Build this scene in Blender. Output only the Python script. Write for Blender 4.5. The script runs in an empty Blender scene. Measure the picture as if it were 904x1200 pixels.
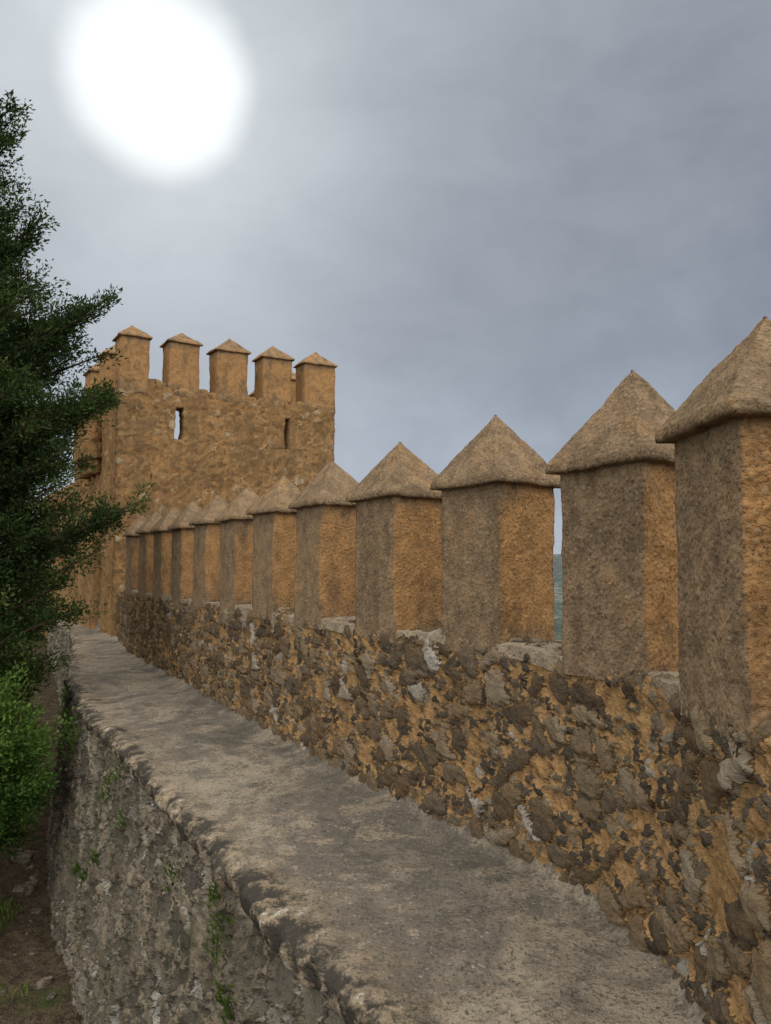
import bpy, math, random
import numpy as np
from mathutils import Vector, noise
random.seed(7); rng=np.random.default_rng(7)
sc=bpy.context.scene
sc.view_settings.view_transform='Standard'
try: sc.view_settings.look='None'
except: pass
sc.view_settings.exposure=0

# ---------------------------------------------------------------- node helpers
def newmat(name):
    m=bpy.data.materials.new(name); m.use_nodes=True
    nt=m.node_tree; nt.nodes.clear()
    return m,nt
class G:
    def __init__(s,nt): s.nt=nt
    def n(s,t,**k):
        nd=s.nt.nodes.new(t)
        for a,b in k.items(): setattr(nd,a,b)
        return nd
    def put(s,sock,v):
        if v is None: return
        if isinstance(v,bpy.types.NodeSocket): s.nt.links.new(v,sock)
        else:
            if isinstance(v,(tuple,list)) and len(v)==3 and len(sock.default_value)==4: v=(*v,1)
            sock.default_value=v
    def math(s,op,a,b=None,c=None,clamp=False):
        nd=s.n('ShaderNodeMath',operation=op); nd.use_clamp=clamp
        s.put(nd.inputs[0],a); s.put(nd.inputs[1],b); s.put(nd.inputs[2],c)
        return nd.outputs[0]
    def vm(s,op,a,b=None,scale=None):
        nd=s.n('ShaderNodeVectorMath',operation=op)
        s.put(nd.inputs[0],a); s.put(nd.inputs[1],b)
        if scale is not None: s.put(nd.inputs['Scale'],scale)
        return nd.outputs['Value'] if op in('DOT_PRODUCT','LENGTH') else nd.outputs[0]
    def attr(s,name,vec=True):
        nd=s.n('ShaderNodeAttribute'); nd.attribute_name=name
        return nd.outputs['Vector'] if vec else nd.outputs['Fac']
    def noise(s,v,scale,detail=3,rough=.6,color=False,dist=0):
        nd=s.n('ShaderNodeTexNoise')
        s.put(nd.inputs['Vector'],v); nd.inputs['Scale'].default_value=scale
        nd.inputs['Detail'].default_value=detail; nd.inputs['Roughness'].default_value=rough
        nd.inputs['Distortion'].default_value=dist
        return nd.outputs['Color'] if color else nd.outputs[0]
    def vor(s,v,scale,feature='F1',rand=1,dim='3D'):
        nd=s.n('ShaderNodeTexVoronoi',feature=feature,voronoi_dimensions=dim)
        s.put(nd.inputs['Vector'],v); nd.inputs['Scale'].default_value=scale
        nd.inputs['Randomness'].default_value=rand
        return nd
    def ss(s,x,a,b,lo=0,hi=1):
        nd=s.n('ShaderNodeMapRange',interpolation_type='SMOOTHSTEP')
        if not isinstance(a,bpy.types.NodeSocket) and a>b: a,b,lo,hi=b,a,hi,lo
        s.put(nd.inputs[0],x); s.put(nd.inputs[1],a); s.put(nd.inputs[2],b)
        nd.inputs[3].default_value=lo; nd.inputs[4].default_value=hi
        return nd.outputs[0]
    def mix(s,f,a,b,mode='MIX'):
        nd=s.n('ShaderNodeMix',data_type='RGBA',blend_type=mode)
        s.put(nd.inputs[0],f); s.put(nd.inputs[6],a); s.put(nd.inputs[7],b)
        return nd.outputs[2]
    def ramp(s,f,stops,interp='LINEAR'):
        nd=s.n('ShaderNodeValToRGB'); cr=nd.color_ramp; cr.interpolation=interp
        while len(cr.elements)<len(stops): cr.elements.new(.5)
        for e,(p,c) in zip(cr.elements,stops): e.position=p; e.color=(*c,1)
        s.put(nd.inputs[0],f); return nd.outputs[0]
    def out(s,col,height=None,rough=.95,spec=.15,mat=None,bump=None):
        if spec<=.15:
            b=s.n('ShaderNodeBsdfDiffuse'); s.put(b.inputs['Color'],col); b.inputs['Roughness'].default_value=.6
        else:
            b=s.n('ShaderNodeBsdfPrincipled'); s.put(b.inputs['Base Color'],col)
            s.put(b.inputs['Roughness'],rough); b.inputs['Specular IOR Level'].default_value=spec
        o=s.n('ShaderNodeOutputMaterial'); s.nt.links.new(b.outputs[0],o.inputs[0])
        if height is not None:
            d=s.n('ShaderNodeDisplacement'); d.inputs['Midlevel'].default_value=0
            d.inputs['Scale'].default_value=1; s.put(d.inputs['Height'],height)
            s.nt.links.new(d.outputs[0],o.inputs['Displacement'])
            mat.displacement_method='DISPLACEMENT'
        if bump is not None:
            bp=s.n('ShaderNodeBump'); bp.inputs['Distance'].default_value=1; s.put(bp.inputs['Height'],bump)
            s.nt.links.new(bp.outputs[0],b.inputs['Normal'])
        return b

def rubble(name,mortA,mortB,stones,big=6.0,density=.4,hs=1.0,flat=1.4,stain=None,smallf=14.0,moss=0,cov=.25,rnd=.95,dist=.24,gapd=.55,bs_=1.0,pale=.2,stv=.35,mdark=.5,dust=.3):
    m,nt=newmat(name); g=G(nt)
    r=g.attr('rest')
    nz=g.noise(r,5,4,.70,True)
    v=g.vm('ADD',r,g.vm('SCALE',g.vm('SUBTRACT',nz,(.5,.5,.5)),scale=dist))
    sx=g.n('ShaderNodeSeparateXYZ'); nt.links.new(v,sx.inputs[0])
    cx=g.n('ShaderNodeCombineXYZ'); g.put(cx.inputs[0],sx.outputs[0]); g.put(cx.inputs[1],g.math('MULTIPLY',g.math('SUBTRACT',sx.outputs[2],sx.outputs[1]),flat))
    v=cx.outputs[0]
    mid=g.noise(r,16,4,.70)
    fine=g.noise(r,75,3,.75); low=g.noise(r,1.6,3,.65)
    mc=g.math('SUBTRACT',mid,.5)
    def layer(scale,dens,lo,hi,pert):
        a=g.vor(v,scale,rand=rnd,dim='2D'); e=g.vor(v,scale,'DISTANCE_TO_EDGE',rand=rnd,dim='2D')
        sep=g.n('ShaderNodeSeparateColor'); nt.links.new(a.outputs['Color'],sep.inputs[0])
        pick=g.math('GREATER_THAN',sep.outputs[0],dens)
        ed=g.math('MULTIPLY_ADD',mc,pert,e.outputs['Distance'])
        l0=g.math('MULTIPLY_ADD',sep.outputs[2],.14,lo)
        msk=g.math('MULTIPLY',g.ss(g.math('SUBTRACT',ed,l0),0,hi-lo),pick)
        dome=g.math('MULTIPLY',g.ss(g.math('SUBTRACT',ed,l0),0,.14),pick)
        return msk,dome,sep.outputs[1],sep.outputs[2],g.math('SUBTRACT',ed,l0),pick
    m1,dm1,g1,b1,e1,p1=layer(big,density,.025,.045,.38*cov)
    m2,dm2,g2,b2,e2,p2=layer(smallf,.35,.05,.09,.8*cov)
    inv=g.math('SUBTRACT',1,m1)
    m2=g.math('MULTIPLY',m2,inv); dm2=g.math('MULTIPLY',dm2,inv)
    h=g.math('MULTIPLY',m1,g.math('MULTIPLY_ADD',g1,.016*hs,.008*hs))
    h=g.math('MULTIPLY_ADD',dm1,.014*hs,h)
    h=g.math('MULTIPLY_ADD',m2,.008*hs,h)
    h=g.math('MULTIPLY_ADD',dm2,.010*hs,h)
    h=g.math('MULTIPLY_ADD',g.math('MULTIPLY',mc,.080*hs),g.math('SUBTRACT',1,g.math('MULTIPLY',m1,.60)),h)
    h=g.math('MULTIPLY_ADD',g.math('SUBTRACT',fine,.5),.008*hs,h)
    mort=g.mix(g.ss(mid,.36,.58),mortB,mortA)
    mort=g.mix(g.ss(low,.44,.62,0,.55),mort,tuple(c*.5 for c in mortA))
    st=g.ramp(g1,stones); st2=g.ramp(g2,stones)
    col=g.mix(m2,mort,st2)
    st=g.mix(g.ss(mid,.42,.62,0,stv),st,g.mix(1,st,(1.6,1.55,1.45),'MULTIPLY'))
    st=g.mix(g.ss(nz,.42,.58,0,dust),st,tuple(c*.7 for c in mortB))
    st=g.mix(g.ss(fine,.48,.64,0,.25),st,tuple(c*.75 for c in mortB))
    st=g.mix(g.ss(low,.50,.36,0,pale),st,(.26,.235,.19))
    col=g.mix(m1,col,st)
    gap=g.math('MULTIPLY',g.math('MULTIPLY',g.ss(e1,-.035,.0),g.ss(e1,.03,.0)),gapd)
    col=g.mix(g.math('MULTIPLY',gap,p1),col,tuple(c*.14 for c in mortB))
    col=g.mix(g.ss(mid,.41,.31,0,.75),col,tuple(c*.16 for c in mortB))
    col=g.mix(g.ss(fine,.48,.34,0,mdark),col,tuple(c*.2 for c in mortA))
    if stain: col=g.mix(g.ss(g.noise(g.vm('MULTIPLY',r,(1,1,.25)),3,3,.65),.46,.62,0,.6),col,stain)
    if moss: col=g.mix(g.math('MULTIPLY',g.ss(g.noise(r,2.2,3,.7),.54,.66),moss),col,(.04,.05,.02))
    bmp=g.math('MULTIPLY_ADD',mid,.026*hs*bs_,g.math('MULTIPLY',fine,.028*hs*bs_))
    g.out(col,h,mat=m,bump=bmp)
    return m

ST=[(0,(.070,.058,.045)),(.30,(.105,.085,.062)),(.60,(.155,.12,.082)),(.82,(.21,.16,.10)),(.94,(.27,.225,.165)),(1,(.40,.375,.33))]
STG=[(0,(.085,.075,.06)),(.35,(.16,.14,.11)),(.65,(.26,.23,.18)),(.85,(.36,.32,.26)),(1,(.52,.49,.43))]
mat_par=rubble('parapet_rubble_masonry',(.47,.285,.125),(.31,.19,.09),ST,big=6.2,density=.40,flat=1.35,smallf=13,bs_=.9,cov=.17,dist=.20,gapd=.85,pale=.12,dust=.45)
mat_ret=rubble('retaining_wall_masonry',(.34,.28,.195),(.26,.215,.155),STG,big=4.8,density=.28,flat=1.35,hs=1.35,smallf=11,stain=(.11,.092,.065),moss=.4,pale=.3,cov=.16,dist=.22,gapd=.85)
mat_tow=rubble('tower_masonry',(.49,.28,.12),(.37,.205,.086),[(0,(.17,.11,.055)),(.5,(.33,.2,.09)),(.9,(.44,.28,.13)),(1,(.52,.42,.28))],big=6,density=.42,hs=.6,smallf=13,stain=(.23,.145,.075),flat=1.6,cov=.35,dist=.24,gapd=.6,bs_=2.2,dust=.2)

def roughcast(name,oA,oB,gA,gB,speck=(.44,.35,.24)):
    m,nt=newmat(name); g=G(nt); r=g.attr('rest'); w=g.attr('weather',False)
    fine=g.noise(r,90,3,.72); mid=g.noise(r,13,4,.66); low=g.noise(g.vm('MULTIPLY',r,(1,1,.5)),4,4,.75)
    v=g.vor(r,46)
    peb=g.ss(v.outputs['Distance'],.1,.65,1,0)
    h=g.math('MULTIPLY',g.math('SUBTRACT',mid,.5),.020)
    h=g.math('MULTIPLY_ADD',g.math('SUBTRACT',fine,.5),.004,h)
    h=g.math('MULTIPLY_ADD',peb,.0025,h)
    ora=g.mix(g.ss(mid,.38,.62),oB,oA)
    gry=g.mix(g.ss(mid,.38,.62),gB,gA)
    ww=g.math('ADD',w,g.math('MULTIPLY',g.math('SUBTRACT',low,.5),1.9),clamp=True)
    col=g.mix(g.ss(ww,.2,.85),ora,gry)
    col=g.mix(g.ss(low,.50,.64,0,.5),col,g.mix(1,col,(.56,.55,.56),'MULTIPLY'))
    sp=g.n('ShaderNodeSeparateColor'); nt.links.new(v.outputs['Color'],sp.inputs[0])
    col=g.mix(g.math('MULTIPLY',peb,g.ss(sp.outputs[0],.5,1,0,.4)),col,speck)
    col=g.mix(g.ss(fine,.48,.34,0,.65),col,(.06,.04,.024))
    g.out(col,h,mat=m,bump=g.math('ADD',g.math('MULTIPLY_ADD',fine,.018,g.math('MULTIPLY',mid,.012)),g.math('MULTIPLY',peb,.006))); return m
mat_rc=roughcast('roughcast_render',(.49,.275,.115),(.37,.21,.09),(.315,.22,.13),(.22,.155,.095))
mat_cope=roughcast('coping_render',(.46,.36,.24),(.36,.27,.17),(.42,.34,.24),(.32,.25,.17))

def walkmat():
    m,nt=newmat('worn_lime_concrete'); g=G(nt); r=g.attr('rest'); e=g.attr('edge',False)
    low=g.noise(r,.9,6,.74,dist=.8); mid=g.noise(r,7,4,.74); fine=g.noise(r,60,3,.78)
    lw2=g.noise(r,3.1,5,.78)
    col=g.mix(g.ss(low,.42,.58),(.34,.28,.20),(.165,.14,.108))
    col=g.mix(g.ss(mid,.46,.66,0,.55),col,(.115,.097,.074))
    col=g.mix(g.ss(lw2,.55,.61,0,.65),col,(.38,.305,.21))
    col=g.mix(g.ss(lw2,.46,.39,0,.65),col,(.09,.078,.058))
    v=g.vor(r,50); sp=g.n('ShaderNodeSeparateColor'); nt.links.new(v.outputs['Color'],sp.inputs[0])
    peb=g.math('MULTIPLY',g.ss(v.outputs['Distance'],.2,.5,1,0),g.math('GREATER_THAN',sp.outputs[0],.70))
    col=g.mix(g.math('MULTIPLY',peb,.65),col,g.ramp(sp.outputs[1],[(0,(.07,.06,.05)),(.5,(.25,.20,.15)),(1,(.46,.42,.36))]))
    ee=g.math('ADD',e,g.math('MULTIPLY',g.math('SUBTRACT',lw2,.5),.9))
    col=g.mix(g.ss(ee,.34,.12,0,.5),col,g.mix(g.ss(mid,.4,.6),(.38,.28,.165),(.16,.125,.085)))
    crust=g.math('MULTIPLY',g.ss(ee,.15,.04),g.ss(mid,.40,.52))
    col=g.mix(g.math('MULTIPLY',crust,.9),col,(.035,.03,.022))
    col=g.mix(g.math('MULTIPLY',g.ss(ee,.22,.08),g.ss(mid,.38,.33)),col,(.5,.46,.39))
    col=g.mix(g.ss(fine,.50,.34,0,.75),col,(.045,.037,.028))
    h=g.math('MULTIPLY',g.math('SUBTRACT',mid,.5),.020)
    h=g.math('MULTIPLY_ADD',g.math('SUBTRACT',low,.5),.03,h)
    h=g.math('MULTIPLY_ADD',g.math('SUBTRACT',fine,.5),.006,h)
    h=g.math('MULTIPLY_ADD',crust,.008,h)
    g.out(col,h,mat=m,rough=.85,spec=.25,bump=g.math('ADD',g.math('MULTIPLY_ADD',fine,.020,g.math('MULTIPLY',mid,.014)),g.math('MULTIPLY',peb,.004))); return m
mat_walk=walkmat()

def groundmat():
    m,nt=newmat('earth_and_scrub'); g=G(nt); r=g.attr('rest')
    ln=g.vm('LENGTH',r)
    n1=g.noise(r,.8,4,.7); n2=g.noise(r,9,5,.75); n3=g.noise(r,60,2,.7)
    dirt=g.mix(g.ss(n2,.38,.62),(.13,.095,.062),(.06,.045,.03))
    dirt=g.mix(g.ss(n3,.58,.68,0,.7),dirt,(.19,.155,.11))
    dirt=g.mix(g.ss(n3,.45,.35,0,.7),dirt,(.03,.022,.015))
    near=g.mix(g.ss(n1,.54,.64,0,.7),dirt,(.05,.07,.022))
    f1=g.noise(r,.008,6,.75); f2=g.noise(r,.14,4,.8)
    far=g.mix(g.ss(f1,.45,.55),(.045,.058,.038),(.11,.115,.08))
    far=g.mix(g.ss(f2,.46,.56,0,.7),far,(.022,.03,.022))
    far=g.mix(g.ss(f2,.42,.38,0,.7),far,(.27,.25,.22))
    far=g.mix(g.ss(ln,150,2500,.1,.6),far,(.17,.195,.225))  # aerial haze painted into the ground colour, stronger with distance
    col=g.mix(g.ss(ln,25,80),near,far)
    g.out(col,bump=g.math('MULTIPLY',g.math('MULTIPLY_ADD',n3,.3,n2),.08))
    return m
mat_ground=groundmat()

def leafmat(name,c0,c1,c2):
    m,nt=newmat(name); g=G(nt); t=g.attr('tint',False)
    col=g.ramp(t,[(0,c0),(.55,c1),(1,c2)])
    b=g.n('ShaderNodeBsdfDiffuse'); g.put(b.inputs[0],col)
    tr=g.n('ShaderNodeBsdfTranslucent'); g.put(tr.inputs[0],col)
    mx=g.n('ShaderNodeMixShader'); mx.inputs[0].default_value=.22
    nt.links.new(b.outputs[0],mx.inputs[1]); nt.links.new(tr.outputs[0],mx.inputs[2])
    o=g.n('ShaderNodeOutputMaterial'); nt.links.new(mx.outputs[0],o.inputs[0]); return m
mat_leaf=leafmat('juniper_foliage',(.016,.028,.011),(.052,.082,.026),(.14,.175,.052))
mat_leaf2=leafmat('shrub_foliage',(.025,.05,.012),(.085,.15,.03),(.17,.26,.06))
mat_grass=leafmat('grass_blades',(.05,.08,.015),(.11,.18,.035),(.22,.24,.09))
def simple(name,a,b,sc_=20,bump=.01):
    m,nt=newmat(name); g=G(nt); tc=g.n('ShaderNodeTexCoord').outputs['Object']
    n=g.noise(tc,sc_,4,.7); g.out(g.mix(g.ss(n,.35,.65),a,b),bump=g.math('MULTIPLY',n,bump)); return m
mat_bark=simple('bark',(.09,.06,.04),(.035,.025,.018),25)
mat_rock=simple('limestone_rock',(.22,.18,.13),(.07,.058,.043),14,.04)
mat_wood=simple('weathered_wood',(.06,.045,.035),(.025,.02,.016),30)

# ---------------------------------------------------------------- mesh helpers
def mk(name,verts,faces,mat,parent=None,rest=None,smooth=True,**attrs):
    me=bpy.data.meshes.new(name)
    verts=np.asarray(verts,dtype=np.float32).reshape(-1,3)
    me.from_pydata(verts.tolist(),[],faces if isinstance(faces,list) else faces.tolist())
    if rest is not None:
        a=me.attributes.new('rest','FLOAT_VECTOR','POINT'); a.data.foreach_set('vector',np.asarray(rest,dtype=np.float32).ravel())
    for k,v in attrs.items():
        a=me.attributes.new(k,'FLOAT','POINT'); a.data.foreach_set('value',np.asarray(v,dtype=np.float32).ravel())
    if smooth: me.polygons.foreach_set('use_smooth',[True]*len(me.polygons))
    me.materials.append(mat); me.update()
    o=bpy.data.objects.new(name,me); sc.collection.objects.link(o)
    if parent: o.parent=parent
    return o
def empty(name):
    e=bpy.data.objects.new(name,None); sc.collection.objects.link(e); e.empty_display_size=.3; return e
def gridfaces(n,m,close=False):
    i=np.arange(n-1)[:,None]; j=np.arange(m if close else m-1)[None,:]; j2=(j+1)%m
    f=np.stack([i*m+j,i*m+j2,(i+1)*m+j2,(i+1)*m+j],-1)
    return f.reshape(-1,4)
def jitter(P,amp,fr,seed=0):
    off=Vector((seed*3.1,seed*1.7,seed*.9))
    P=P.reshape(-1,3); out=P.copy()
    for k in range(len(P)):
        out[k]+=amp*np.array(noise.noise_vector(Vector(P[k])*fr+off))
    return out

# ---------------------------------------------------------------- lines
D=np.array([-.482,.876]); N=np.array([.876,.482])
C=[(.93,1.98),(.978,2.886),(.56,3.736),(.065,4.5),(-.437,5.32),(-.894,6.19)]
for k in range(6): C.append((C[-1][0]-.474,C[-1][1]+.862))
C=[np.array(c) for c in C]
wall_line=[(.90,-3.5),(.90,0),(.90,1.0)]+[tuple(c) for c in C]+[(-4.66,13.45)]
def chaikin(p,n=2):
    p=np.array(p)
    for _ in range(n):
        q=[p[0]]
        for a,b in zip(p[:-1],p[1:]):
            w=min(.25,.18/np.linalg.norm(b-a)); q+= [a+(b-a)*w,b-(b-a)*w]
        q.append(p[-1]); p=np.array(q)
    return p
def resample(p,f):
    p=np.array(p); s=np.concatenate([[0],np.cumsum(np.linalg.norm(np.diff(p,axis=0),axis=1))])
    out=[0]
    while out[-1]<s[-1]:
        x=np.interp(out[-1],s,p[:,0]); y=np.interp(out[-1],s,p[:,1])
        out.append(out[-1]+f(math.hypot(x,y) if y>1 else 12))
    out[-1]=s[-1]; out=np.array(out)
    q=np.stack([np.interp(out,s,p[:,0]),np.interp(out,s,p[:,1])],1)
    t=np.gradient(q,axis=0); 
    for _ in range(4): t[1:-1]=(t[:-2]+t[1:-1]+t[2:])/3
    t/=np.linalg.norm(t,axis=1)[:,None]
    return q,out,t
def profile(pts,res):
    o=[]; 
    for a,b in zip(pts[:-1],pts[1:]):
        k=max(1,int(round(math.hypot(b[0]-a[0],b[1]-a[1])/res)))
        for i in range(k): o.append((a[0]+(b[0]-a[0])*i/k,a[1]+(b[1]-a[1])*i/k))
    o.append(pts[-1]); return np.array(o)
def sweep(name,line,profs,f,mat,parent,jamp=.02,zfun=None,seed=0):
    q,s,t=resample(line,f); n=np.stack([t[:,1],-t[:,0]],1)
    pr=np.concatenate([profile(p,r)[(1 if k else 0):] for k,(p,r) in enumerate(profs)])
    P=np.zeros((len(q),len(pr),3)); P[:,:,:2]=q[:,None,:]+n[:,None,:]*pr[None,:,0,None]
    P[:,:,2]=pr[None,:,1]
    if zfun is not None: P[:,:,2]+=zfun(q,s)[:,None]*(pr[None,:,1]>-1.0)
    R=np.zeros_like(P); R[:,:,0]=s[:,None]; R[:,:,1]=pr[None,:,0]; R[:,:,2]=pr[None,:,1]
    V=jitter(P,jamp,2.3,seed); V=jitter(V,jamp*.4,9,seed)
    return mk(name,V,gridfaces(len(q),len(pr)),mat,parent,rest=R.reshape(-1,3))

TOP=-.425
# ---------------------------------------------------------------- battlement wall
bw=empty('battlement_wall')
def zdrop(q,s): return -np.clip((q[:,1]-5)/8,0,1)*.07
sweep('parapet',chaikin(wall_line),[([(0.012,-1.55),(0,-1.0),(0,TOP-.035),(.02,TOP-.01),(.06,TOP),(.33,TOP)],.009),([(.33,TOP),(.37,TOP-.03),(.38,-1.0),(.45,-5.5)],.2)],
      lambda d:max(.008,.0038*d),mat_par,bw,.020,zdrop,1)

def merlon(name,a,d,L,T,z0,zb,za,parent,res=.014,over=.045,lip=.035,seed=0,wts=(.8,.7,.3,.05),mat=mat_rc,jit=.010,mode_cap=.9):
    a=np.array(a,float); d=np.array(d,float); d/=np.linalg.norm(d); n=np.array([d[1],-d[0]])
    c=a+d*L/2+n*T/2
    na=max(4,int(L/res)); nb=max(4,int(T/res))
    per=[]; w=[]
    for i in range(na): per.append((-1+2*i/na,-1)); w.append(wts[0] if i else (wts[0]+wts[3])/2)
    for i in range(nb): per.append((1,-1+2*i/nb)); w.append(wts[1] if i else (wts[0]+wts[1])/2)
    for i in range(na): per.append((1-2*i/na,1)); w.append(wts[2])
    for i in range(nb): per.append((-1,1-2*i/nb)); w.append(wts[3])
    per=np.array(per); w=np.array(w)
    lev=[]
    k=max(2,int((zb-z0)/res))
    for i in range(k+1): lev.append((0,1,z0+(zb-z0)*i/k,0))
    if over>0:
        lev.append((over*.5,1,zb+.001,.5)); lev.append((over,1,zb+.003,1)); lev.append((over*1.02,1,zb+lip*.5,1))
    lev.append((over,1,zb+lip,1))
    kk=max(3,int(math.hypot(T/2,za-zb)/res))
    for i in range(1,kk+1):
        u=i/kk; lev.append((over*(1-u),max(.02,1-u),zb+lip+(za-zb-lip)*u,1))
    P=np.zeros((len(lev),len(per),3)); W=np.zeros((len(lev),len(per)))
    for i,(o,s,z,cp) in enumerate(lev):
        hd=(L/2*s+o)*per[:,0]; hn=(T/2*s+o)*per[:,1]
        P[i,:,:2]=c+hd[:,None]*d+hn[:,None]*n; P[i,:,2]=z
        W[i]=w*(1-cp)+cp*mode_cap  # grey share of the colour per side, highest on inner side and cap
        if cp==0: W[i]+=.45*max(0,1-(zb-z)/.16)+.5*max(0,1-(z-z0)/.28)  # greyer just below the eave; weathering at the base
    R=P.reshape(-1,3).copy()+seed*2.37
    V=jitter(P,jit,3.0,seed); V=jitter(V,jit*.4,11,seed)
    f=gridfaces(len(lev),len(per),True)[:,::-1].tolist()
    m=len(per); f.append([ (len(lev)-1)*m+j for j in range(m)])
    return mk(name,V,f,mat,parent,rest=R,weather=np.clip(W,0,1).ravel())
dirs=[]
for k in range(len(C)):
    if k==0: d=np.array([.02,1.])
    elif k<len(C)-1: d=C[k+1]-C[k]
    else: d=D
    dirs.append(d/np.linalg.norm(d))
apz=[.715,.785,.77,.74,.725,.715,.70,.69,.69,.68,.68,.67]
Ls=[]
for k,c in enumerate(C):
    dd=dirs[k]; dr=-min(1,max(0,(c[1]-5)/8))*.07
    dist=c[1]; nn=np.array([dd[1],-dd[0]])
    L=.47+random.uniform(-.015,.02); Ls.append(L)
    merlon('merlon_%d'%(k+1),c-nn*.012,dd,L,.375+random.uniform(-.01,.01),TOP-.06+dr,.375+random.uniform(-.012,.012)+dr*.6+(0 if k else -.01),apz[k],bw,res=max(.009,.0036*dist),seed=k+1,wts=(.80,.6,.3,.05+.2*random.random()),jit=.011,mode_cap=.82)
    if 0<k<len(C)-0:
        p0=C[k-1]+dirs[k-1]*Ls[k-1]; g_=c-p0; gl=np.linalg.norm(g_); gd=g_/gl; gn=np.array([gd[1],-gd[0]])
        merlon('coping_%d'%k,p0-gd*.02-gn*.008,gd,gl+.04,.385,TOP-.055+dr,TOP+.006+dr,TOP+.03+dr,bw,res=max(.014,.004*dist),over=0,lip=.004,seed=80+k,wts=(.5,.5,.5,.5),mat=mat_cope,jit=.022)
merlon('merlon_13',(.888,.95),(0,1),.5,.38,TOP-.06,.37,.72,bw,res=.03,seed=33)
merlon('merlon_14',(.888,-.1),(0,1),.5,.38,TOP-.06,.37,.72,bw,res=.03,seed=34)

# ---------------------------------------------------------------- walkway
WZ=-1.42
Ly=np.array([-3.5,0,1.0,1.6,2.345,3.32,4.65,7.3,9.47,13.45,16,20.5])
Lx=np.array([.45,.45,.42,.32,.02,-.56,-1.30,-2.855,-3.91,-5.41,-6.65,-9.0])
def lx(y):
    return np.interp(y,Ly,Lx)
wl=np.array(wall_line)
def rx(y):
    return np.where(y<13.45,np.interp(y,wl[:,1],wl[:,0]),-4.72-.552*(y-13.5))
ys=[-3.5]
while ys[-1]<20.3: ys.append(ys[-1]+(.06 if ys[-1]<1.8 else max(.011,.0045*ys[-1])))
ys=np.array(ys)
def wob(y): return .045*noise.noise(Vector((y*3,1.3,0)))+.05*noise.noise(Vector((y*9,4.3,0)))+.028*noise.noise(Vector((y*28,4.3,0)))
base=np.array([lx(y) for y in ys]); ker=np.ones(25)/25; bs=np.convolve(np.pad(base,12,'edge'),ker,'valid')
lxx=bs+np.array([wob(y) for y in ys])
rxx=rx(ys)+.06
mcols=100
P=np.zeros((len(ys),mcols+6,3)); E=np.zeros((len(ys),mcols+6))
for j in range(mcols):
    u=(j/(mcols-1))
    P[:,j+6,0]=lxx+(rxx-lxx)*u; P[:,j+6,1]=ys
    E[:,j+6]=(P[:,j+6,0]-lxx)*.87
    P[:,j+6,2]=WZ-.03*np.exp(-E[:,j+6]/.03)+.010*np.exp(-((E[:,j+6]-.08)/.06)**2)+.02*u+.05*np.exp(-(rxx-.06-P[:,j+6,0])/.04)*.87
for j in range(6):
    t=j/6
    P[:,j,0]=lxx-.012*math.sin(t*3.14)+.03*(1-t); P[:,j,1]=ys; P[:,j,2]=WZ-.030-.09*(1-t)
V=jitter(P,.020,1.7,5); V=jitter(V,.007,8,6)
mk('walkway',V,gridfaces(len(ys),mcols+6)[:,::-1],mat_walk,rest=P.reshape(-1,3),edge=E.ravel())
rl=np.stack([bs+.03,ys],1)[::6]
sweep('retaining_wall',rl,[([(0.0,WZ-.05),(-.02,WZ-.25),(-.10,WZ-1.0),(-.26,-4.0)],.012)],lambda d:max(.011,.0042*d) ,mat_ret,None,.040,None,9)

# ---------------------------------------------------------------- tower
tw=empty('stone_tower')
A=np.array([-4.72,13.5]); U=np.array([.857,.515]); Sd=np.array([-.515,.857])
def slab(name,o,u,n,thick,L,z0,z1,res,holes=(),parent=None,mat=mat_tow,ztop=None,seed=0,jit=.02):
    us=set(np.round(np.linspace(0,L,max(2,int(L/res))+1),4)); zs=set(np.round(np.linspace(z0,z1,max(2,int((z1-z0)/res))+1),4))
    for h in holes: us|={h[0],h[1]}; zs|={h[2],h[3]}
    us=sorted(us); zs=sorted(zs)
    nu,nz=len(us)-1,len(zs)-1
    F=np.ones((nu,nz),bool)
    for i in range(nu):
        for j in range(nz):
            cu=(us[i]+us[i+1])/2; cz=(zs[j]+zs[j+1])/2
            for h in holes:
                if h[0]<cu<h[1] and h[2]<cz<h[3]: F[i,j]=False
            if ztop and cz>ztop(cu): F[i,j]=False
    vid={}; V=[]; faces=[]; R=[]
    def v(i,j,k):
        key=(i,j,k)
        if key not in vid:
            vid[key]=len(V); p=o+u*us[i]+n*thick*k; V.append((p[0],p[1],zs[j])); R.append((us[i]+thick*k+seed*3.7,0,zs[j]))
        return vid[key]
    for i in range(nu):
        for j in range(nz):
            if not F[i,j]: continue
            faces.append([v(i,j,0),v(i+1,j,0),v(i+1,j+1,0),v(i,j+1,0)])
            faces.append([v(i,j,1),v(i,j+1,1),v(i+1,j+1,1),v(i+1,j,1)])
            if i==0 or not F[i-1,j]: faces.append([v(i,j,0),v(i,j+1,0),v(i,j+1,1),v(i,j,1)])
            if i==nu-1 or not F[i+1,j]: faces.append([v(i+1,j,0),v(i+1,j,1),v(i+1,j+1,1),v(i+1,j+1,0)])
            if j==0 or not F[i,j-1]: faces.append([v(i,j,0),v(i,j,1),v(i+1,j,1),v(i+1,j,0)])
            if j==nz-1 or not F[i,j+1]: faces.append([v(i,j+1,0),v(i+1,j+1,0),v(i+1,j+1,1),v(i,j+1,1)])
    V=np.array(V); J=jitter(V,jit,2.5,seed); J=jitter(J,jit*.5,8,seed)
    return mk(name,J,faces,mat,parent,rest=np.array(R))
zt=lambda t:3.15+.05*noise.noise(Vector((t*3,0,5)))-.06*(noise.noise(Vector((t*9,0,2)))>.15)+(.1 if t<.8 else 0)
slab('front_wall',A,U,Sd,.30,4.28,-6,3.3,.040,[(.98,1.15,2.2,2.79),(3.16,3.28,2.17,2.80)],tw,ztop=zt,seed=3,jit=.016)
SL=3.9
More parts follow.
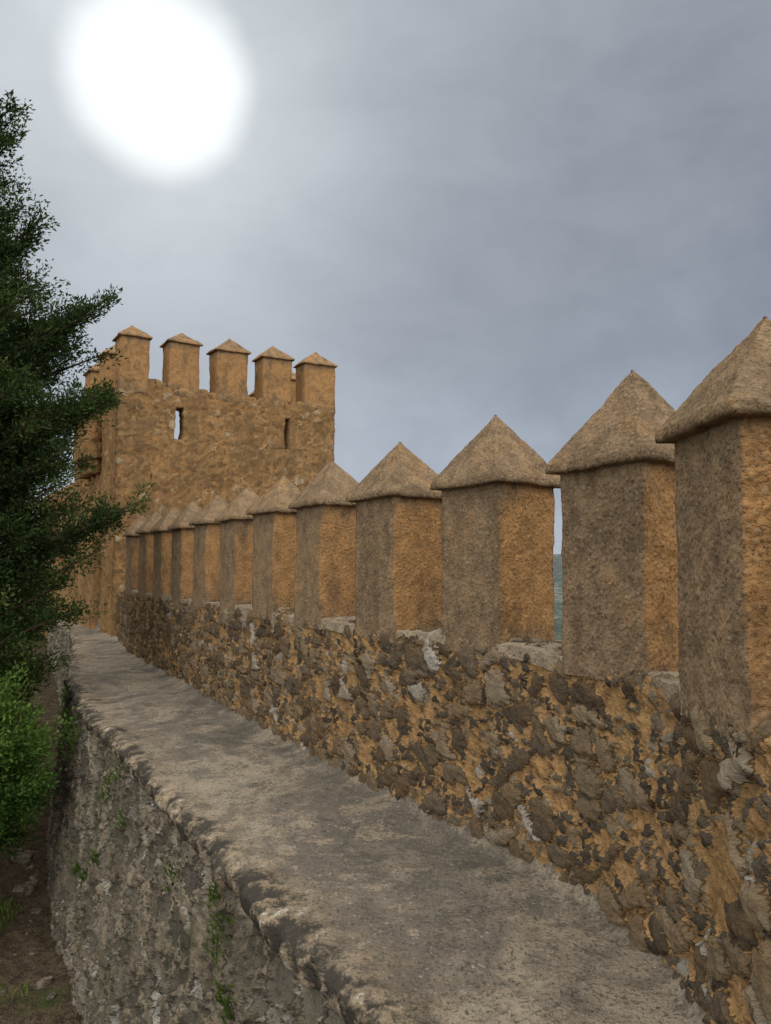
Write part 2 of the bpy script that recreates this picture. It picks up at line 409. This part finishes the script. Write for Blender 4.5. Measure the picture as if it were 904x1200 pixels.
slab('side_wall_west',A+Sd*.295+U*.003,Sd,U,.42,SL,-6,3.14,.06,[(1.15,1.95,-1.5,.35)],tw,seed=4)
slab('side_wall_east',A+Sd*.295+U*(4.277-.42),Sd,U,.42,SL,-6,3.14,.09,(),tw,seed=5)
slab('back_wall',A+Sd*(.295+SL-.01)+U*.003,U,Sd,.42,4.27,-6,2.4,.12,(),tw,seed=6)
p=[A+Sd*.28+U*.4,A+Sd*.28+U*3.9,A+Sd*4.3+U*3.9,A+Sd*4.3+U*.4]
P=np.zeros((20,20,3))
for i in range(20):
    for j in range(20):
        q=p[0]+(p[1]-p[0])*i/19+(p[3]-p[0])*j/19; P[i,j]=(q[0],q[1],1.7)
mk('roof_terrace',P,gridfaces(20,20),mat_tow,tw,rest=P.reshape(-1,3))
mer=[(-.005,.50),(.86,.56),(1.77,.61),(2.70,.60),(3.60,.685)]
for k,(t,w) in enumerate(mer):
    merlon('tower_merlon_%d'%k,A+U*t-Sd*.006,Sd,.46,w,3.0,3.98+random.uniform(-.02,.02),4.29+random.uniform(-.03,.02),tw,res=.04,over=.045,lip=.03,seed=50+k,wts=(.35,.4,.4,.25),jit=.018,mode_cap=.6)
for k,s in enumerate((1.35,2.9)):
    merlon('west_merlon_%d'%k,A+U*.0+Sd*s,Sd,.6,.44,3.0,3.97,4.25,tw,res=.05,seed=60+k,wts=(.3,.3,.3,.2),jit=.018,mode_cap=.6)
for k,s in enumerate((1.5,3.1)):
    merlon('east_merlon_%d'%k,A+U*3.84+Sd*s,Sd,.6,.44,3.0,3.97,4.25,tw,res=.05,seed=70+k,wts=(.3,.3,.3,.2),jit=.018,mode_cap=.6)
slab('machicolation_box',A+Sd*1.6-U*.34,Sd,U,.36,1.2,1.95,2.95,.05,(),tw,seed=8,jit=.015)
for k in range(3):
    slab('corbel_%d'%k,A+Sd*(1.65+.5*k)-U*.22,Sd,U,.24,.16,1.65,1.97,.05,(),tw,seed=9,jit=.01)
slab('door_leaf',A+Sd*1.43+U*.25,Sd,U,.05,.85,-1.5,.4,.2,(),tw,mat=mat_wood,jit=.003)
def tube(pts,rads,sides=7):
    V=[];F=[]
    for i,(p,r_) in enumerate(zip(pts,rads)):
        p=Vector(p); t=(Vector(pts[min(i+1,len(pts)-1)])-Vector(pts[max(i-1,0)])).normalized()
        a=t.orthogonal().normalized(); b=t.cross(a)
        for k in range(sides):
            an=2*math.pi*k/sides; V.append(tuple(p+(a*math.cos(an)+b*math.sin(an))*r_))
    for i in range(len(pts)-1):
        for k in range(sides): F.append([i*sides+k,i*sides+(k+1)%sides,(i+1)*sides+(k+1)%sides,(i+1)*sides+k])
    return V,F
RV=[];RF=[]
for a_,b_ in (((.45,1.7),(.45,3.55)),((.95,1.7),(.95,3.55)),((.45,3.52),(.95,3.54)),((.45,3.3),(.95,3.32))):
    pa=A+U*a_[0]+Sd*1.2; pb=A+U*b_[0]+Sd*1.2
    v,f=tube([(pa[0],pa[1],a_[1]),(pb[0],pb[1],b_[1])],[.014,.014],6); b=len(RV); RV+=v; RF+=[[q+b for q in x] for x in f]
mk('iron_rail',RV,RF,mat_wood,tw)
cur=empty('curtain_wall')
slab('curtain',A+Sd*(4.3)-U*.02,Sd,U,.5,6.0,-6,1.75,.08,(),cur,seed=12,jit=.03)

# ---------------------------------------------------------------- ground
def gz(x,y):
    r=math.hypot(x,y)
    side=(x-( -.55*(y-3.7)+.56))*.876
    z=-3.5+.12*max(0,min(6,-x-3))
    z+= .05*max(0,min(20,y-8))*(1 if side<0 else 0)
    z+=.10*noise.noise(Vector((x*.7,y*.7,0)))
    if r<25: z+=.035*noise.noise(Vector((x*4,y*4,0)))+.02*noise.noise(Vector((x*11,y*11,0)))
    if side>0: z-=min(3.0,side*.8)
    if r>25:
        t=min(1,(r-25)/200); t=t*t*(3-2*t)
        z=z*(1-t)+(-42)*t
    if r>350:
        t=min(1,(r-350)/1200); t=t*t*(3-2*t)
        ridge=-1+30*noise.fractal(Vector((x/500,y/500,3)),.8,2.1,5)+3
        z=-42*(1-t)+ridge*t
    return z
rad=[0.0]; r=.0
while r<6000: 
    r+= .07 if r<5 else r*.028
    rad.append(r)
na=300
P=np.zeros((len(rad),na,3))
for i,rr in enumerate(rad):
    for j in range(na):
        a=2*math.pi*j/na; x=rr*math.cos(a)-3; y=rr*math.sin(a)+7
        P[i,j]=(x,y,gz(x,y))
mk('ground',P,gridfaces(len(rad),na,True),mat_ground,rest=P.reshape(-1,3))

import bmesh
rv=[];rf=[]
def add_rock(c,s,seed):
    bm=bmesh.new(); bmesh.ops.create_icosphere(bm,subdivisions=3,radius=1)
    b=len(rv)
    for v in bm.verts:
        p=v.co*1.0; q=p.copy()
        p*=1+.5*noise.noise(q*1.3+Vector((seed,0,0)))+.22*noise.noise(q*3.5+Vector((seed,0,0)))
        p=Vector([max(-.75,min(.75,x)) for x in p])
        rv.append((c[0]+p.x*s[0],c[1]+p.y*s[1],c[2]+p.z*s[2]))
    for f in bm.faces: rf.append([b+v.index for v in f.verts])
    bm.free()
for k in range(70):
    y=random.uniform(5.0,10.5); x=lx(y)-.30-abs(random.gauss(0,.16)) if k%2 else lx(y)-random.uniform(.3,1.6)
    s=random.uniform(.04,.11) if k%6==1 else random.uniform(.012,.04)
    add_rock((x,y,gz(x,y)+s*.05),(s*random.uniform(.8,1.4),s,s*random.uniform(.4,.8)),k*1.7)
mk('rocks',rv,rf,mat_rock,smooth=False)

# ---------------------------------------------------------------- foliage
def leaves(centers,axes,cnt,spread,size,tints,w=.4):
    n=len(centers); c=np.repeat(centers,cnt,0); ax=np.repeat(axes,cnt,0); t=np.repeat(tints,cnt)
    N_=len(c)
    sp=np.repeat(spread,cnt) if np.ndim(spread) else spread
    off=rng.normal(0,1,(N_,3)); off/=np.maximum(1,np.linalg.norm(off,axis=1)/1.8)[:,None]
    al=rng.uniform(-1,1.3,N_)
    p=c+off*(np.asarray(sp)*.42)[...,None] + ax*(al*np.asarray(sp))[:,None]
    dr=ax*.9+rng.normal(0,.65,(N_,3))+off*.3; dr/=np.linalg.norm(dr,axis=1)[:,None]
    sd=np.cross(dr,rng.normal(0,1,(N_,3))); sd/=np.linalg.norm(sd,axis=1)[:,None]
    s=size*rng.uniform(.6,1.4,N_)[:,None]
    V=np.stack([p-sd*s*w*.3,p+dr*s*.5-sd*s*w*.5,p+dr*s,p+dr*s*.45+sd*s*w*.5],1).reshape(-1,3)
    F=np.arange(len(V)).reshape(-1,4)
    T=np.clip(t+rng.normal(0,.13,N_),0,1)
    return V,F,np.repeat(T,4)
tree=empty('juniper_tree')
TV=[];TF=[]
def addtube(p,r_,s=7):
    v,f=tube(p,r_,s); b=len(TV); TV.extend(v); TF.extend([[q+b for q in x] for x in f])
tx,ty=-4.95,8.1
def trunk(z): return Vector((tx+.12*math.sin(z*.8),ty+.1*math.cos(z*.7),z))
zz=np.linspace(-3.6,5.2,22); addtube([trunk(z) for z in zz],[.19*(1-(z+3.6)/9.4)+.015 for z in zz],9)
zs_=np.array([-2.4,-2.0,-1.3,-.9,-.4,0,.5,.9,1.4,1.85,2.3,2.75,3.1,3.3,3.6,4.1,4.6,5.0,5.4])
Rs_=np.array([.9,1.35,1.55,1.75,1.72,1.85,1.78,1.75,1.80,1.92,1.86,1.8,1.2,.80,.98,.92,.90,.6,.1])
cen=[];axs=[];tin=[];spd=[]
def limb(tip,base=None,droop=.15,first=.35,nc=9,s=.17):
    tip=Vector(tip)
    if base is None:
        z=tip.z-.25*(Vector((tip.x,tip.y,0))-Vector((tx,ty,0))).length; base=trunk(z)
    pts=[]; n=8
    for i in range(n+1):
        t=i/n; p=base.lerp(tip,t); p.z+= -droop*math.sin(t*math.pi)*1.0
        p+=noise.noise_vector(p*2)*.07*math.sin(t*math.pi); pts.append(p)
    addtube(pts,[.035*(1-i/n)+.006 for i in range(n+1)],5)
    br=random.uniform(-.2,.22)
    for i in range(nc):
        t=first+(1-first)*(i+random.random()*.6)/nc; k=min(n-1,int(t*n)); p=pts[k].lerp(pts[k+1],t*n-k)
        ax=(pts[k+1]-pts[k]).normalized()
        lat=Vector(np.random.default_rng(len(cen)).normal(0,1,3)); 
        p=p+lat*.13*(1.15-t)*1.3
        ax=(ax*.8+lat*.35+Vector((0,0,.35))).normalized()
        cen.append(tuple(p)); axs.append(tuple(ax)); spd.append(s*random.uniform(.7,1.25))
        tin.append(.22+br+.35*(t-.5)+random.uniform(-.12,.12)+.25*max(0,min(1,(.3-p.z)/1.5)))
for k in range(520):
    z=random.uniform(-2.4,3.1) if random.random()<.82 else random.uniform(3.1,5.4); an=random.uniform(0,2*math.pi)
    if random.random()<.6: an=random.uniform(-1.9,.7)
    R=np.interp(z,zs_,Rs_)*random.uniform(.66,1.0)
    q=noise.noise(Vector((math.cos(an)*1.5,math.sin(an)*1.5,z*1.1)))
    R*=1+.28*q
    limb((tx+R*math.cos(an),ty+R*math.sin(an),z),nc=8,s=.14)
for tip,b in (((-2.88,8.0,2.8),2.0),((-3.0,7.9,2.62),2.0),((-2.9,8.2,1.85),1.2),((-3.05,8.0,1.7),1.1),((-2.5,8.0,.62),-.1),((-2.65,7.95,.5),-.1),((-2.8,8.1,.42),-.2),((-3.7,8,3.62),2.9),((-3.8,8.1,3.5),2.9),((-3.98,8,4.6),4.0),((-4.0,8,4.9),4.1),((-3.0,8.1,.1),-.6),((-3.1,8,-.5),-1)):
    limb(tip,trunk(b),droop=.1,first=.3,nc=16,s=.11)
V,F,T=leaves(np.array(cen),np.array(axs),110,np.array(spd),.046,np.array(tin),.38)
mk('foliage',V,F,mat_leaf,tree,smooth=False,tint=T)
mk('trunk_and_limbs',TV,TF,mat_bark,tree)
shr=empty('shrub'); cen=[];axs=[];tin=[];TV=[];TF=[]
sc0=Vector((-3.78,7.1,-1.9))
for k in range(280):
    v=Vector(rng.normal(0,1,3)).normalized()
    rr=random.uniform(.45,1)*(1+.5*noise.noise(v*2.5))
    p=sc0+Vector((v.x*.68*rr,v.y*.6*rr,v.z*.9*rr))
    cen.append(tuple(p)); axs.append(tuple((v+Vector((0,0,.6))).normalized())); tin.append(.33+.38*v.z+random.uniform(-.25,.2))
for k in range(14):
    v=Vector((random.uniform(-.5,.5),random.uniform(-.4,.4),random.uniform(.0,.7)))
    addtube([(-3.8,7.1,-3.5),(-3.8+v.x*.4,7.1+v.y*.4,-2.6),tuple(sc0+v)],[.03,.018,.006],5)
V,F,T=leaves(np.array(cen),np.array(axs),120,.13,.04,np.array(tin),.45)
mk('shrub_leaves',V,F,mat_leaf2,shr,smooth=False,tint=T); mk('shrub_stems',TV,TF,mat_bark,shr)

def blades(pts,h,nrm=None):
    n=len(pts); p=np.array(pts); h=h*rng.uniform(.5,1.3,n)
    up=np.zeros((n,3)); up[:,2]=1
    lean=rng.normal(0,.35,(n,3)); lean[:,2]=0
    if nrm is not None: lean+=nrm
    sd=np.cross(up,rng.normal(0,1,(n,3))); sd/=np.linalg.norm(sd,axis=1)[:,None]; w=.007*rng.uniform(.5,1.2,n)[:,None]
    m_=p+up*h[:,None]*.55+lean*h[:,None]*.35; t=p+up*h[:,None]*(.9)+lean*h[:,None]*1.1
    V=np.stack([p-sd*w,p+sd*w,m_+sd*w*.8,m_-sd*w*.8,t],1).reshape(-1,3)
    b=np.arange(n)[:,None]*5
    F=(b+np.array([0,1,2,3])).tolist()+ (b+np.array([3,2,4])).tolist()
    return V,F,np.repeat(rng.uniform(.1,1,n)**1.2,5)
pts=[]
while len(pts)<24000:
    y=random.uniform(4.5,14); x=random.uniform(-8,lx(y)-.4)
    q=noise.noise(Vector((x*.9,y*.9,8)))+ (.45 if (x<-3.6 and y>7.2) else 0)+(.25 if y>9 else 0)-.27
    if q>.08 and random.random()<min(1,q*3): pts.append((x,y,gz(x,y)-.01))
V,F,T=blades(pts,.11)
mk('grass',V,F,mat_grass,smooth=False,tint=T)
pts=[];nr=[]
for k in range(26):
    y=random.choice([random.uniform(2.2,4.2),random.uniform(3,9)]); dz=abs(random.gauss(0,.3)) if random.random()<.8 else random.uniform(0,1.6)
    c=Vector((lx(y)-.03-.10*dz,y,WZ-.05-dz)); sz=random.uniform(.02,.055)
    for i in range(random.randint(15,60)):
        pts.append((c.x+random.gauss(0,sz)*.5,c.y+random.gauss(0,sz),c.z+random.gauss(0,sz))); nr.append((-.6,-.4,0))
V,F,T=blades(pts,.04,np.array(nr)); mk('wall_weeds',V,F,mat_grass,smooth=False,tint=T*.3)

# ---------------------------------------------------------------- sky
sd=Vector((-265,867,559)).normalized(); el=math.asin(sd.z); az=math.atan2(sd.x,sd.y)
w=bpy.data.worlds.new('World'); sc.world=w; w.use_nodes=True; nt=w.node_tree; nt.nodes.clear(); g=G(nt)
sky=g.n('ShaderNodeTexSky'); sky.sky_type='NISHITA'; sky.sun_disc=False; sky.sun_elevation=el; sky.sun_rotation=az
tc=g.n('ShaderNodeTexCoord').outputs['Generated']; dn=g.vm('NORMALIZE',tc)
sep=g.n('ShaderNodeSeparateXYZ'); nt.links.new(dn,sep.inputs[0])
base=g.ramp(sep.outputs[2],[(0,(.42,.48,.56)),(.10,(.31,.355,.435)),(.25,(.225,.25,.31)),(.45,(.22,.24,.29)),(.62,(.25,.27,.315)),(.85,(.98,.98,.98))])
sq=g.vm('MULTIPLY',dn,(1,1,1.7))
cl=g.noise(sq,2.0,4,.58,dist=.5); cl2=g.noise(sq,6,4,.6,dist=.3)
base=g.mix(1,base,g.ramp(g.math('MULTIPLY_ADD',cl2,.40,g.math('MULTIPLY',cl,.75)),[(.42,(.79,.79,.81)),(.72,(1.24,1.22,1.18))]),'MULTIPLY')
dot=g.math('MAXIMUM',g.vm('DOT_PRODUCT',dn,tuple(sd)),0)
def addc(a,f,c): 
    return g.mix(1,a,g.vm('SCALE',c,scale=f),'ADD')
base=addc(base,g.math('POWER',dot,6),(.12,.14,.14))
base=addc(base,g.math('POWER',dot,45),(.22,.24,.235))
dj=g.math('MULTIPLY_ADD',g.math('SUBTRACT',cl2,.5),.0012,dot)
base=addc(base,g.ss(dj,math.cos(math.radians(6.6)),math.cos(math.radians(3.0)),0,.45),(1,1,.97))
base=addc(base,g.ss(dj,math.cos(math.radians(4.2)),math.cos(math.radians(2.2))),(3,3,2.9))
bk_fill=g.math('MAXIMUM',g.vm('DOT_PRODUCT',dn,tuple(Vector((.24,-.86,.40)).normalized())),0)
base=addc(base,g.math('POWER',bk_fill,1.2),(2.15,2.1,2.0))  # added unseen sky brightening behind the camera, fills camera-facing walls
lf_fill=g.math('MAXIMUM',g.vm('DOT_PRODUCT',dn,tuple(Vector((-.92,-.5,.3)).normalized())),0)
base=addc(base,g.math('POWER',lf_fill,1.5),(.6,.6,.58))  # added off-frame fill in the left sky for the inner wall faces
b1=g.n('ShaderNodeBackground'); nt.links.new(sky.outputs[0],b1.inputs[0]); b1.inputs[1].default_value=.005
b2=g.n('ShaderNodeBackground'); nt.links.new(base,b2.inputs[0]); b2.inputs[1].default_value=1
ad=g.n('ShaderNodeAddShader'); nt.links.new(b1.outputs[0],ad.inputs[0]); nt.links.new(b2.outputs[0],ad.inputs[1])
o=g.n('ShaderNodeOutputWorld'); nt.links.new(ad.outputs[0],o.inputs[0])
sl=bpy.data.lights.new('sun','SUN'); sl.energy=.85; sl.angle=math.radians(20); sl.color=(1,.95,.88)
so=bpy.data.objects.new('sun',sl); sc.collection.objects.link(so); so.rotation_euler=(-sd).to_track_quat('-Z','Y').to_euler()

cam=bpy.data.cameras.new('camera'); co=bpy.data.objects.new('camera',cam); sc.collection.objects.link(co)
cam.sensor_fit='VERTICAL'; cam.sensor_height=36; cam.lens=27; cam.clip_end=12000; cam.clip_start=.05
co.location=(0,0,0); co.rotation_euler=(math.radians(93.5),0,0); sc.camera=co
